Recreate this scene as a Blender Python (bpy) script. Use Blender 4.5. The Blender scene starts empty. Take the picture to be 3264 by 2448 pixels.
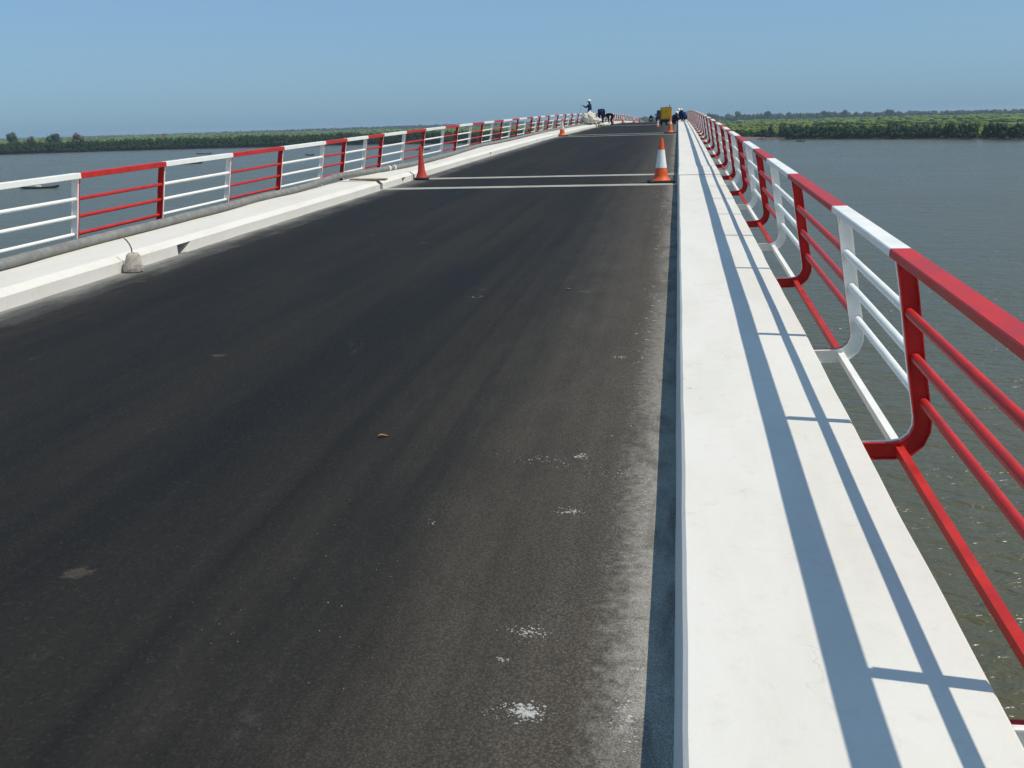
import bpy, math, random
import numpy as np
from mathutils import Matrix, Vector, Euler
random.seed(7); rng = np.random.default_rng(7)
R = math.radians
sc = bpy.context.scene
COL = sc.collection

# ------------------------------------------------------------------ camera
HC = 1.68
YAW, PIT, ROLL = -0.16542, 0.25468, -0.02809
cam_d = bpy.data.cameras.new('camera'); cam = bpy.data.objects.new('camera', cam_d); COL.objects.link(cam)
cam_d.sensor_width = 36.0; cam_d.lens = 36.0 * 3200 / 3264
cam_d.clip_start = 0.05; cam_d.clip_end = 40000
r0 = Vector((math.cos(YAW), -math.sin(YAW), 0)); f0 = Vector((math.sin(YAW), math.cos(YAW), 0)); up0 = Vector((0, 0, 1))
fw = f0 * math.cos(PIT) - up0 * math.sin(PIT); uv = f0 * math.sin(PIT) + up0 * math.cos(PIT)
rt = r0 * math.cos(ROLL) + uv * math.sin(ROLL); ut = -r0 * math.sin(ROLL) + uv * math.cos(ROLL)
M = Matrix(((rt.x, ut.x, -fw.x, 0), (rt.y, ut.y, -fw.y, 0), (rt.z, ut.z, -fw.z, HC), (0, 0, 0, 1)))
cam.matrix_world = M
sc.camera = cam

# ------------------------------------------------------------------ sky, sun, exposure
SUN = Vector((0.644, -0.098, 1.0)).normalized()
EL = math.asin(SUN.z); AZ = math.atan2(SUN.x, SUN.y)
w = bpy.data.worlds.new('World'); sc.world = w; w.use_nodes = True
nt = w.node_tree; nt.nodes.clear()
sky = nt.nodes.new('ShaderNodeTexSky'); sky.sky_type = 'NISHITA'; sky.sun_disc = False
sky.sun_elevation = EL; sky.sun_rotation = AZ
sky.air_density = 1.0; sky.dust_density = 0.8; sky.ozone_density = 8.0; sky.altitude = 0
bg = nt.nodes.new('ShaderNodeBackground'); bg.inputs['Strength'].default_value = 0.099
ow = nt.nodes.new('ShaderNodeOutputWorld')
wb = nt.nodes.new('ShaderNodeMix'); wb.data_type = 'RGBA'; wb.blend_type = 'MULTIPLY'; wb.inputs['Factor'].default_value = 1.0; wb.inputs[7].default_value = (.82, .95, .98, 1)
hs = nt.nodes.new('ShaderNodeHueSaturation'); hs.inputs['Saturation'].default_value = .78
veil = nt.nodes.new('ShaderNodeMix'); veil.data_type = 'RGBA'; veil.inputs['Factor'].default_value = .4; veil.inputs[7].default_value = (1.9, 4.6, 7.6, 1)     # even milky haze over the whole sky
nt.links.new(sky.outputs[0], wb.inputs[6]); nt.links.new(wb.outputs[2], hs.inputs['Color']); nt.links.new(hs.outputs[0], veil.inputs[6]); nt.links.new(veil.outputs[2], bg.inputs[0]); nt.links.new(bg.outputs[0], ow.inputs[0])
sd = bpy.data.lights.new('sun', 'SUN'); sd.energy = 3.7; sd.angle = R(0.55); sd.color = (1.0, 0.93, 0.80)
so = bpy.data.objects.new('sun', sd); COL.objects.link(so); so.location = (30, -5, 60)
so.rotation_euler = SUN.to_track_quat('Z', 'Y').to_euler()
sc.view_settings.view_transform = 'Standard'; sc.view_settings.look = 'None'
sc.view_settings.exposure = 0.0; sc.view_settings.gamma = 1.0; sc.view_settings.use_curve_mapping = False
sc.render.resolution_x = 1024; sc.render.resolution_y = 768

# ------------------------------------------------------------------ bridge profile
S1, C1, YL = 0.023787, -0.00010724, 240.0
ZL = S1 * YL + C1 * YL * YL; SL = S1 + 2 * C1 * YL
def prof(y):
    return S1 * y + C1 * y * y if y < YL else ZL + SL * (y - YL)
def slope(y): return S1 + 2 * C1 * y if y < YL else SL
WZ = -10.3                                             # water level
def wob(y, s, a):                                      # small hand-made unevenness along the bridge
    return a * (math.sin(y * 1.7 + s) + 0.7 * math.sin(y * 4.3 + 2.1 * s) + 0.5 * math.sin(y * 9.1 + 3.3 * s)) / 2.2

# ------------------------------------------------------------------ helpers
def tag(o, label=None, cat=None, group=None, kind=None):
    if label: o['label'] = label
    if cat: o['category'] = cat
    if group: o['group'] = group
    if kind: o['kind'] = kind
    return o
def empty(name, loc=(0, 0, 0), rz=0.0, parent=None):
    o = bpy.data.objects.new(name, None); COL.objects.link(o); o.location = loc; o.rotation_euler = (0, 0, rz)
    o.empty_display_size = 0.1
    if parent: o.parent = parent
    return o
class MB:
    def __init__(s): s.v = []; s.f = []; s.m = []
    def poly(s, pts, m=0):
        n = len(s.v); s.v += [tuple(p) for p in pts]; s.f.append(tuple(range(n, n + len(pts)))); s.m.append(m)
    def loft(s, rings, m=0, closed=True, caps=True):
        b = len(s.v); k = len(rings[0])
        for r in rings: s.v += [tuple(p) for p in r]
        for i in range(len(rings) - 1):
            for j in range(k if closed else k - 1):
                j2 = (j + 1) % k
                s.f.append((b + i * k + j, b + i * k + j2, b + (i + 1) * k + j2, b + (i + 1) * k + j)); s.m.append(m)
        if caps and closed:
            s.f.append(tuple(b + j for j in range(k))[::-1]); s.m.append(m)
            s.f.append(tuple(b + (len(rings) - 1) * k + j for j in range(k))); s.m.append(m)
    def box(s, x0, x1, y0, y1, z0, z1, m=0):
        s.loft([[(x0, y0, z0), (x1, y0, z0), (x1, y1, z0), (x0, y1, z0)], [(x0, y0, z1), (x1, y0, z1), (x1, y1, z1), (x0, y1, z1)]], m)
    def bbox(s, x0, x1, y0, y1, z0, z1, b, m=0):       # box with chamfered edges
        def ring(z, i): return [(x0 + i + b, y0 + i, z), (x1 - i - b, y0 + i, z), (x1 - i, y0 + i + b, z), (x1 - i, y1 - i - b, z), (x1 - i - b, y1 - i, z), (x0 + i + b, y1 - i, z), (x0 + i, y1 - i - b, z), (x0 + i, y0 + i + b, z)]
        s.loft([ring(z0, b * .7), ring(z0 + b, 0), ring(z1 - b, 0), ring(z1, b * .7)], m)
    def tube(s, pts, rad, n=10, m=0, caps=True):
        pts = [Vector(p) for p in pts]
        if not hasattr(rad, '__len__'): rad = [rad] * len(pts)
        rings = []; ref = None
        for i, p in enumerate(pts):
            t = (pts[min(i + 1, len(pts) - 1)] - pts[max(i - 1, 0)]).normalized()
            if ref is None: ref = Vector((0, 0, 1)) if abs(t.z) < .9 else Vector((1, 0, 0))
            a = t.cross(ref).normalized(); b = a.cross(t).normalized(); ref = b
            rings.append([p + (a * math.cos(2 * math.pi * k / n) + b * math.sin(2 * math.pi * k / n)) * rad[i] for k in range(n)])
        s.loft(rings, m, True, caps)
    def lathe(s, prof_, n=20, m=0, c=(0, 0, 0)):       # prof_: (radius, z)
        s.loft([[(c[0] + r * math.cos(2 * math.pi * k / n), c[1] + r * math.sin(2 * math.pi * k / n), c[2] + z) for k in range(n)] for r, z in prof_], m)
    def build(s, name, mats, parent=None, smooth=False, loc=None):
        me = bpy.data.meshes.new(name); me.from_pydata(s.v, [], s.f)
        if not isinstance(mats, (list, tuple)): mats = [mats]
        for q in mats: me.materials.append(q)
        if len(mats) > 1: me.polygons.foreach_set('material_index', s.m)
        if smooth: me.polygons.foreach_set('use_smooth', [True] * len(s.f))
        me.validate(); me.update()
        import bmesh
        bm = bmesh.new(); bm.from_mesh(me); bmesh.ops.recalc_face_normals(bm, faces=bm.faces)
        if smooth:
            for e in bm.edges:
                if len(e.link_faces) == 2 and e.calc_face_angle(0) > R(38): e.smooth = False
        bm.to_mesh(me); bm.free()
        o = bpy.data.objects.new(name, me); COL.objects.link(o)
        if parent: o.parent = parent
        if loc is not None: o.location = loc
        return o
def copy_tree(o, parent=None):
    c = o.copy(); COL.objects.link(c); c.parent = parent
    for ch in list(o.children): copy_tree(ch, c)
    return c

# ------------------------------------------------------------------ materials
class NM:
    def __init__(s, name):
        s.mat = bpy.data.materials.new(name); s.mat.use_nodes = True; s.t = s.mat.node_tree
        s.b = s.t.nodes['Principled BSDF']; s.tc = s.t.nodes.new('ShaderNodeTexCoord')
    def n(s, t, **k):
        q = s.t.nodes.new(t)
        for a, b in k.items(): setattr(q, a, b)
        return q
    def link(s, a, b): s.t.links.new(a, b)
    def val(s, sock, v):
        if hasattr(v, 'links') or hasattr(v, 'is_linked'): s.link(v, sock)
        else: sock.default_value = v
    def coord(s, scale=(1, 1, 1), kind='Object', loc=(0, 0, 0)):
        mp = s.n('ShaderNodeMapping'); mp.inputs['Scale'].default_value = scale; mp.inputs['Location'].default_value = loc
        s.link(s.tc.outputs[kind], mp.inputs[0]); return mp.outputs[0]
    def noise(s, vec, scale, detail=4, rough=.55, dist=0):
        q = s.n('ShaderNodeTexNoise'); s.link(vec, q.inputs['Vector']); q.inputs['Scale'].default_value = scale
        q.inputs['Detail'].default_value = detail; q.inputs['Roughness'].default_value = rough; q.inputs['Distortion'].default_value = dist
        return q.outputs['Fac']
    def ramp(s, fac, a, b, ca=0.0, cb=1.0):            # smooth map range
        q = s.n('ShaderNodeMapRange'); q.interpolation_type = 'SMOOTHSTEP'
        s.val(q.inputs['Value'], fac); q.inputs['From Min'].default_value = a; q.inputs['From Max'].default_value = b
        q.inputs['To Min'].default_value = ca; q.inputs['To Max'].default_value = cb
        return q.outputs['Result']
    def math(s, op, a, b=0.0, c=None):
        q = s.n('ShaderNodeMath'); q.operation = op; s.val(q.inputs[0], a); s.val(q.inputs[1], b)
        return q.outputs[0]
    def mix(s, fac, a, b):
        q = s.n('ShaderNodeMix'); q.data_type = 'RGBA'; s.val(q.inputs['Factor'], fac)
        for sock, v in ((q.inputs[6], a), (q.inputs[7], b)):
            if hasattr(v, 'is_linked'): s.link(v, sock)
            else: sock.default_value = (*v, 1)
        return q.outputs[2]
    def bump(s, h, strength, dist, prev=None):
        q = s.n('ShaderNodeBump'); q.inputs['Strength'].default_value = strength; q.inputs['Distance'].default_value = dist
        s.link(h, q.inputs['Height'])
        if prev: s.link(prev, q.inputs['Normal'])
        return q.outputs[0]
    def out(s, col=None, rough=None, normal=None, metal=None, spec=None):
        if col is not None:
            if hasattr(col, 'is_linked'): s.link(col, s.b.inputs['Base Color'])
            else: s.b.inputs['Base Color'].default_value = (*col, 1)
        if rough is not None: s.val(s.b.inputs['Roughness'], rough)
        if normal is not None: s.link(normal, s.b.inputs['Normal'])
        if metal is not None: s.b.inputs['Metallic'].default_value = metal
        if spec is not None: s.b.inputs['Specular IOR Level'].default_value = spec
        return s.mat
def paint(name, col, rough=.45, var=.12, dirt=.0, dirtcol=(.2, .17, .13), scale=6, spec=.4, rand=False):
    m = NM(name); v = m.coord()
    a = m.noise(v, scale, 5, .6); b = m.noise(v, scale * 9, 3, .6)
    lo = tuple(c * (1 - var) for c in col); hi = tuple(min(1, c * (1 + var)) for c in col)
    c = m.mix(m.ramp(a, .3, .7), lo, hi)
    if rand:
        oi = m.n('ShaderNodeObjectInfo'); c = m.mix(m.math('MULTIPLY', oi.outputs['Random'], .25), c, dirtcol)
    if dirt: c = m.mix(m.math('MULTIPLY', m.ramp(b, .52, .72), dirt), c, dirtcol)
    return m.out(c, m.ramp(a, .2, .8, rough - .06, rough + .1), m.bump(b, .12, .002), spec=spec)

# asphalt: dark, with dust lying along both kerbs, faint tyre bands, pale worn spots and coarse aggregate
def mat_asphalt():
    m = NM('asphalt'); v = m.coord(); sx = m.n('ShaderNodeSeparateXYZ'); m.link(v, sx.inputs[0]); X, Y = sx.outputs[0], sx.outputs[1]
    st = m.coord((1.0, .10, 1)); st2 = m.coord((1.0, .35, 1), loc=(3, 7, 0)); st3 = m.coord((5.0, .06, 1), loc=(1, 2, 0))
    fine = m.noise(v, 230, 2, .7); grit = m.n('ShaderNodeTexVoronoi'); m.link(v, grit.inputs['Vector']); grit.inputs['Scale'].default_value = 95
    big = m.noise(st, 1.2, 5, .6); mid = m.noise(st2, 4.0, 5, .65, .4); fil = m.noise(v, 22, 4, .7); lane = m.noise(st3, 1.6, 4, .6)
    base = m.mix(m.ramp(big, .3, .7), (.0068, .0065, .0062), (.0215, .0188, .0155))
    base = m.mix(m.math('MULTIPLY', m.ramp(lane, .5, .78), .18), base, (.034, .031, .027))
    base = m.mix(m.math('MULTIPLY', m.ramp(lane, .5, .25), .45), base, (.004, .0042, .005))
    base = m.mix(m.math('MULTIPLY', m.ramp(fine, .60, .76), .38), base, (.075, .066, .054))
    agc = m.n('ShaderNodeSeparateColor'); m.link(grit.outputs['Color'], agc.inputs[0])
    base = m.mix(m.math('MULTIPLY', m.ramp(agc.outputs[0], .84, .98), .08), base, (.15, .13, .10)); base = m.mix(m.math('MULTIPLY', m.ramp(agc.outputs[1], .7, .95), .35), base, (.004, .004, .005))
    xn = m.math('ADD', X, m.math('MULTIPLY', m.math('SUBTRACT', mid, .5), .7)); xn = m.math('ADD', xn, m.math('MULTIPLY', m.math('SUBTRACT', lane, .5), .5))
    dr = m.math('POWER', m.ramp(xn, -1.9, .35), 1.5)
    dr = m.math('MULTIPLY', dr, m.ramp(grit.outputs['Distance'], .1, .75, 1.0, .45)); dr = m.math('MULTIPLY', dr, m.ramp(fine, .3, .7, .35, 1.2))
    base = m.mix(m.math('MULTIPLY', dr, .80), base, (.215, .180, .140))
    ed = m.ramp(m.math('ADD', X, m.math('MULTIPLY', m.math('SUBTRACT', fil, .5), .30)), -.27, -.02); ed = m.math('MULTIPLY', m.math('MULTIPLY', ed, m.ramp(fine, .3, .65, .3, 1.0)), m.ramp(mid, .35, .55, .4, 1.0))
    ed = m.math('MULTIPLY', ed, m.ramp(Y, 2, 9, 1.0, .55))
    base = m.mix(m.math('MULTIPLY', ed, .95), base, (.44, .41, .36))
    dl = m.math('MULTIPLY', m.math('POWER', m.ramp(xn, -5.15, -6.2), 1.7), m.ramp(big, .25, .75, .45, 1.15))
    base = m.mix(dl, base, (.36, .35, .32))
    # thin worn spots and pale dusty smears
    sp = m.n('ShaderNodeTexVoronoi'); m.link(m.coord((.8, 1.0, 1)), sp.inputs['Vector']); sp.inputs['Scale'].default_value = 1.7
    spr = m.ramp(m.math('ADD', sp.outputs['Distance'], m.math('MULTIPLY', m.math('SUBTRACT', fil, .5), .16)), .05, .09, 1, 0)
    sepc = m.n('ShaderNodeSeparateColor'); m.link(sp.outputs['Color'], sepc.inputs[0])
    spr = m.math('MULTIPLY', m.math('MULTIPLY', spr, m.ramp(sepc.outputs[0], .5, .65)), m.ramp(fine, .35, .6))
    base = m.mix(m.math('MULTIPLY', spr, .5), base, (.14, .115, .08))
    sm = m.math('MULTIPLY', m.ramp(mid, .60, .78), m.ramp(fil, .42, .66)); base = m.mix(m.math('MULTIPLY', sm, .28), base, (.11, .105, .095))
    bm = m.bump(fine, .5, .004); bm = m.bump(grit.outputs['Distance'], .45, .004, bm); bm = m.bump(mid, .15, .02, bm)
    return m.out(base, m.ramp(big, .3, .7, .75, .9), bm, spec=.22)
def mat_concrete(name, col, stain, bumpy=.25, rough=.8):
    m = NM(name); v = m.coord(); st = m.coord((1, .35, 1))
    a = m.noise(st, 2.6, 6, .65); b = m.noise(v, 14, 5, .65, .6); c = m.noise(v, 90, 3, .7); d = m.noise(m.coord((6, .5, 6)), 1.5, 5, .6)
    k = m.mix(m.ramp(a, .35, .72), col, tuple(x * y for x, y in zip(col, (.93, .925, .90))))
    k = m.mix(m.math('MULTIPLY', m.ramp(b, .52, .75), .45), k, stain)
    k = m.mix(m.math('MULTIPLY', m.ramp(d, .55, .8), .12), k, tuple(x * .8 for x in stain))
    vo = m.n('ShaderNodeTexVoronoi'); m.link(v, vo.inputs['Vector']); vo.inputs['Scale'].default_value = 4.2
    sc_ = m.n('ShaderNodeSeparateColor'); m.link(vo.outputs['Color'], sc_.inputs[0])
    pit = m.math('MULTIPLY', m.ramp(m.math('ADD', vo.outputs['Distance'], m.math('MULTIPLY', c, .05)), -.01, .05, 1, 0), m.ramp(sc_.outputs[1], .62, .7))
    k = m.mix(m.math('MULTIPLY', pit, .55), k, (.16, .15, .13))
    cr = m.n('ShaderNodeTexVoronoi'); cr.feature = 'DISTANCE_TO_EDGE'; wv = m.n('ShaderNodeVectorMath'); wv.operation = 'ADD'; nn_ = m.n('ShaderNodeTexNoise'); m.link(v, nn_.inputs['Vector']); nn_.inputs['Scale'].default_value = 3.0; nn_.inputs['Detail'].default_value = 5; m.link(m.coord((1, .55, 1)), wv.inputs[0]); m.link(nn_.outputs['Color'], wv.inputs[1]); m.link(wv.outputs[0], cr.inputs['Vector']); cr.inputs['Scale'].default_value = .9
    k = m.mix(m.math('MULTIPLY', m.math('MULTIPLY', m.ramp(cr.outputs['Distance'], .0, .006, 1, 0), m.ramp(a, .5, .62)), .35), k, (.22, .20, .17))
    blot = m.noise(v, 5.5, 6, .7, .3); k = m.mix(m.math('MULTIPLY', m.ramp(blot, .56, .74), .30), k, tuple(x * .72 for x in col))
    n = m.bump(b, bumpy, .006); n = m.bump(c, bumpy, .002, n)
    return m.out(k, rough, n, spec=.3)
MT = {}
MT['asphalt'] = mat_asphalt()
MT['white_conc'] = mat_concrete('white_painted_concrete', (.735, .70, .64), (.62, .585, .52))
MT['white_conc_l'] = mat_concrete('pale_concrete', (.71, .675, .615), (.60, .56, .49))
MT['grey_conc'] = mat_concrete('grey_concrete', (.34, .33, .31), (.22, .21, .19))
MT['joint'] = mat_concrete('joint_mortar', (.52, .49, .41), (.25, .23, .19), .5)
MT['lump'] = mat_concrete('rough_concrete', (.50, .43, .36), (.36, .30, .24), .9)
MT['red'] = paint('red_rail_paint', (.50, .026, .022), .42, .16, .25, (.24, .06, .05), 5, spec=.2)
MT['white'] = paint('white_rail_paint', (.86, .845, .79), .45, .04, .16, (.5, .47, .40), 5)
MT['pipe'] = paint('grey_pipe_plastic', (.20, .20, .185), .7, .22, .5, (.32, .31, .28), 7)
MT['wood'] = paint('weathered_wood', (.34, .22, .12), .8, .3, .3, (.12, .08, .05), 10)
MT['orange'] = paint('orange_cone_plastic', (.72, .105, .02), .5, .1, .2, (.35, .12, .06), 9)
MT['orange_old'] = paint('faded_orange_cone_plastic', (.62, .13, .05), .6, .15, .35, (.35, .2, .12), 9)
MT['redcone'] = paint('red_cone_plastic', (.50, .045, .028), .55, .12, .25, (.3, .1, .07), 9)
MT['band'] = paint('white_cone_band', (.78, .78, .76), .4, .05, .2, (.5, .45, .38), 12)
MT['band_old'] = paint('dirty_cone_band', (.66, .58, .46), .6, .1, .35, (.4, .3, .2), 12)
MT['rubber'] = paint('black_rubber', (.022, .022, .022), .75, .3, .3, (.10, .09, .08), 12)
MT['steel'] = paint('rusty_steel', (.10, .075, .06), .7, .3, .3, (.16, .07, .04), 30)
MT['dark'] = paint('dark_metal', (.016, .016, .018), .5, .3)
MT['yellow'] = paint('yellow_cabinet_paint', (.56, .29, .008), .45, .08, .2, (.25, .15, .03), 3)
MT['navy'] = paint('navy_coverall_cloth', (.012, .022, .055), .9, .3, spec=.1)
MT['blue'] = paint('blue_coverall_cloth', (.016, .04, .12), .9, .3, spec=.1)
MT['black'] = paint('black_cloth', (.010, .011, .014), .9, .3, spec=.1)
MT['skin'] = paint('dark_skin', (.06, .032, .02), .6, .1)
MT['helmet'] = paint('white_helmet', (.82, .82, .78), .35, .03)
MT['glove'] = paint('white_glove', (.7, .69, .64), .85, .08)
MT['boot'] = paint('brown_boot', (.04, .028, .02), .7, .2)
MT['tarp'] = paint('off_white_sheeting', (.62, .59, .50), .75, .2, .75, (.28, .23, .15), 1.1)
MT['car'] = paint('dark_grey_car_paint', (.035, .04, .042), .25, .08)
MT['glass'] = paint('dark_window_glass', (.01, .012, .014), .08, .05, spec=.6)
MT['hull'] = paint('tarred_boat_wood', (.05, .045, .035), .8, .3, .3, (.13, .11, .08), 2)
MT['hull2'] = paint('bleached_boat_wood', (.20, .18, .13), .8, .25, .3, (.10, .09, .07), 2)
MT['buff'] = paint('orange_marker_paint', (.60, .27, .08), .7, .1)
MT['leafdry'] = paint('dry_leaf', (.30, .17, .06), .8, .2)
MT['bark'] = paint('bark', (.07, .055, .04), .9, .3)
MT['splash'] = paint('dried_mortar', (.42, .41, .38), .85, .2, .4, (.2, .19, .17), 60)
MT['gap'] = paint('joint_sealant', (.02, .02, .02), .8, .2)
def mat_leaf(name, a, b, c=None, sc1=.09):
    m = NM(name); v = m.coord(); n1 = m.noise(v, sc1, 4, .6); n2 = m.noise(v, sc1 * 14, 2, .6)
    k = m.mix(m.ramp(n1, .35, .65), a, b)
    k = m.mix(m.math('MULTIPLY', m.ramp(n2, .35, .75), .5), k, c or tuple(x * 1.5 for x in b))
    m.out(k, .6, spec=.25)
    tr = m.n('ShaderNodeBsdfTranslucent'); m.link(k, tr.inputs[0]); mx = m.n('ShaderNodeMixShader'); mx.inputs[0].default_value = .14
    o = m.t.nodes['Material Output']; m.link(m.b.outputs[0], mx.inputs[1]); m.link(tr.outputs[0], mx.inputs[2]); m.link(mx.outputs[0], o.inputs[0])
    return m.mat
MT['mangrove'] = mat_leaf('mangrove_leaf', (.007, .024, .0006), (.020, .050, .001), (.048, .085, .003))
MT['scrub'] = mat_leaf('marsh_scrub_leaf', (.085, .14, .005), (.16, .22, .008), (.21, .24, .015), .02)
MT['woodland'] = mat_leaf('woodland_leaf', (.035, .060, .022), (.050, .075, .028), (.07, .09, .03), .03)
MT['drybush'] = mat_leaf('dry_bush_leaf', (.085, .065, .04), (.11, .08, .05), (.13, .10, .06), .2)

# ------------------------------------------------------------------ river and land
def mat_water():
    m = NM('river_water'); v = m.coord((1, .8, 1)); v2 = m.coord((.8, 1.25, 1), loc=(17, 5, 0)); mp = m.n('ShaderNodeMapping')
    mp.inputs['Rotation'].default_value = (0, 0, R(24)); mp.inputs['Scale'].default_value = (.75, 1.7, 1); m.link(m.tc.outputs['Object'], mp.inputs[0])
    big = m.noise(v, .035, 4, .55); rip = m.noise(mp.outputs[0], 1.15, 3, .55, .5); fin = m.noise(v2, 3.6, 3, .6, .3); sw = m.noise(mp.outputs[0], .22, 3, .5, .4)
    col = m.mix(m.ramp(big, .3, .7), (.078, .070, .027), (.095, .083, .036))
    gust = m.ramp(m.noise(m.coord((.6, 1.6, 1)), .012, 4, .6, .6), .35, .65, .55, 1.0); rip2 = m.math('MULTIPLY', rip, gust); n = m.bump(sw, .5, .8); n = m.bump(rip2, .8, .40, n); n = m.bump(fin, .5, .10, n)
    return m.out(col, m.ramp(big, .3, .7, .24, .32), n, spec=.5)
MT['water'] = mat_water()
b = MB(); b.poly([(-9000, -3000, 0), (9000, -3000, 0), (9000, 9000, 0), (-9000, 9000, 0)])
tag(b.build('river', MT['water'], loc=(0, 0, WZ)), kind='structure')

BX = [-9000, -1500, -900, -467, -398, -325, -200, -137, -60, 0, 37, 50, 62, 103, 133, 260, 400, 9000]
BY = [-800, 250, 520, 653, 685, 695, 692, 649, 610, 590, 569, 540, 532, 486, 429, 230, 20, -2500]
def ybank(x): return np.interp(x, BX, BY)
def mudw(x): return np.interp(x, [-1e4, 0, 30, 42, 55, 1e4], [-3, -1, 60, 45, -2, -4])   # width of bare mud before the trees
gx = np.unique(np.concatenate([np.linspace(-8800, -1500, 18), np.linspace(-1500, 500, 180), np.linspace(500, 8800, 20)]))
gd = np.array([-6, 0, 2, 5, 10, 20, 45, 80, 150, 300, 600, 1200, 2500, 4500, 6500, 8000.])
VV = []; FF = []
for x in gx:
    yb = float(ybank(x))
    for d in gd:
        z = WZ - .5 if d < 0 else WZ - .25 + min(d * .06, .7) + (.25 * math.sin(x * .13 + d * .4) * min(1, d / 20) if d > 3 else 0)
        y = yb + d if d < 500 else (yb + d if d < 8000 else max(yb + d, 8200))
        VV.append((x, y, z))
nd = len(gd)
for i in range(len(gx) - 1):
    for j in range(nd - 1):
        FF.append((i * nd + j, (i + 1) * nd + j, (i + 1) * nd + j + 1, i * nd + j + 1))
m = NM('marsh_mud'); v = m.coord(); n1 = m.noise(v, .05, 5, .6); n2 = m.noise(v, .6, 4, .6)
sx = m.n('ShaderNodeSeparateXYZ'); m.link(v, sx.inputs[0])
c = m.mix(m.ramp(n2, .35, .7), (.16, .105, .08), (.22, .15, .12)); c2 = m.mix(m.ramp(n1, .35, .65), (.075, .105, .03), (.12, .145, .045))
far = m.ramp(sx.outputs[1], 600, 640); c = m.mix(far, c, c2); bank_dark = m.math('MAXIMUM', m.ramp(sx.outputs[0], 56, 62), m.ramp(sx.outputs[0], 12, 2)); c = m.mix(m.math('MULTIPLY', bank_dark, m.ramp(sx.outputs[1], 720, 700)), c, (.035, .032, .018))  # darker brown along the banks on either side of the bare mudflat
MT['mud'] = m.out(c, .9, m.bump(n2, .4, .2), spec=.2)
b = MB(); b.v = VV; b.f = FF; b.m = [0] * len(FF); tag(b.build('ground', MT['mud']), kind='structure')

# foliage templates: leaf-clump quads over a lumpy crown, with an inner mass
def crown_tpl(nleaf, seed, leaf=.16, inner=True, squash=1.0, top=False):
    g = np.random.default_rng(seed); V = []; F = []
    lobes = g.normal(size=(7, 3)); lobes /= np.linalg.norm(lobes, axis=1)[:, None]; lobes *= .52; lobes[:, 2] *= .9
    for i in range(nleaf):
        c = lobes[g.integers(7)]; d = g.normal(size=3); d /= np.linalg.norm(d)
        p = c + d * (.50 * g.uniform(.75, 1.12))
        n = d + g.normal(size=3) * .55; n /= np.linalg.norm(n)
        a = np.cross(n, g.normal(size=3)); a /= np.linalg.norm(a); bb = np.cross(n, a); s = leaf * g.uniform(.6, 1.35)
        k = len(V); V += [p - a * s * .9, p + bb * s * .55 + a * s * .1, p + a * s, p - bb * s * .6 + a * s * .05]; F.append((k, k + 1, k + 2, k + 3))
    if inner:
        for c in lobes:
            k = len(V); N = 5
            for i in range(1, 4):
                for j in range(N):
                    th = math.pi * i / 4; ph = 2 * math.pi * (j + .5 * i) / N
                    V.append(c + .40 * np.array([math.sin(th) * math.cos(ph), math.sin(th) * math.sin(ph), math.cos(th)]) * g.uniform(.85, 1.1))
            V.append(c + np.array([0, 0, .4])); V.append(c - np.array([0, 0, .4])); T = len(V) - 2
            for j in range(N):
                j2 = (j + 1) % N
                F += [(T, k + j, k + j2, k + j2), (k + j, k + N + j, k + N + j2, k + j2), (k + N + j, k + 2 * N + j, k + 2 * N + j2, k + N + j2), (k + 2 * N + j, T + 1, k + 2 * N + j2, k + 2 * N + j2)]
    return np.array(V) * np.array([1, 1, squash]), np.array(F)
def quads_mesh(name, V, F, mat):
    me = bpy.data.meshes.new(name); F = np.asarray(F); tri = F[:, 2] == F[:, 3]
    tot = np.where(tri, 3, 4); st = np.concatenate([[0], np.cumsum(tot)[:-1]])
    keep = np.ones(F.shape, bool); keep[tri, 3] = False
    loops = F[keep]
    me.vertices.add(len(V)); me.vertices.foreach_set('co', np.asarray(V, np.float32).ravel())
    me.loops.add(len(loops)); me.loops.foreach_set('vertex_index', loops.astype(np.int32))
    me.polygons.add(len(F)); me.polygons.foreach_set('loop_start', st.astype(np.int32)); me.polygons.foreach_set('loop_total', tot.astype(np.int32))
    me.materials.append(mat); me.update(calc_edges=True); me.validate()
    return me
def scatter(name, spots, tpls, mat, label=None, cat=None):       # spots: x,y,z, rx,rz
    Vs = []; Fs = []; n = 0
    for (x, y, z, rx, rz) in spots:
        V, F = tpls[rng.integers(len(tpls))]; a = rng.uniform(0, 6.283); ca, sa = math.cos(a), math.sin(a)
        ex = rng.uniform(.85, 1.2)
        P = np.empty_like(V); P[:, 0] = (V[:, 0] * ca - V[:, 1] * sa) * rx * ex + x; P[:, 1] = (V[:, 0] * sa + V[:, 1] * ca) * rx + y; P[:, 2] = V[:, 2] * rz + z
        Vs.append(P); Fs.append(F + n); n += len(V)
    me = quads_mesh(name, np.concatenate(Vs), np.concatenate(Fs), mat)
    o = bpy.data.objects.new(name, me); COL.objects.link(o); tag(o, label, cat, kind='stuff'); return o
T1 = [crown_tpl(150, s, .15) for s in range(5)]; T2 = [crown_tpl(60, 20 + s, .22) for s in range(5)]; T3 = [crown_tpl(26, 40 + s, .30) for s in range(5)]
def clear(x, d): return not (-18 < x < 12)
GZ = WZ + .3
def vnoise(x, y, s, k=0): return .5 + .25 * (math.sin(x / s + 1.3 * k + 1.7 * math.sin(y / s * .7)) + math.sin(y / s * .9 + 2.1 * k + 1.3 * math.sin(x / s * .8)))
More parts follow.
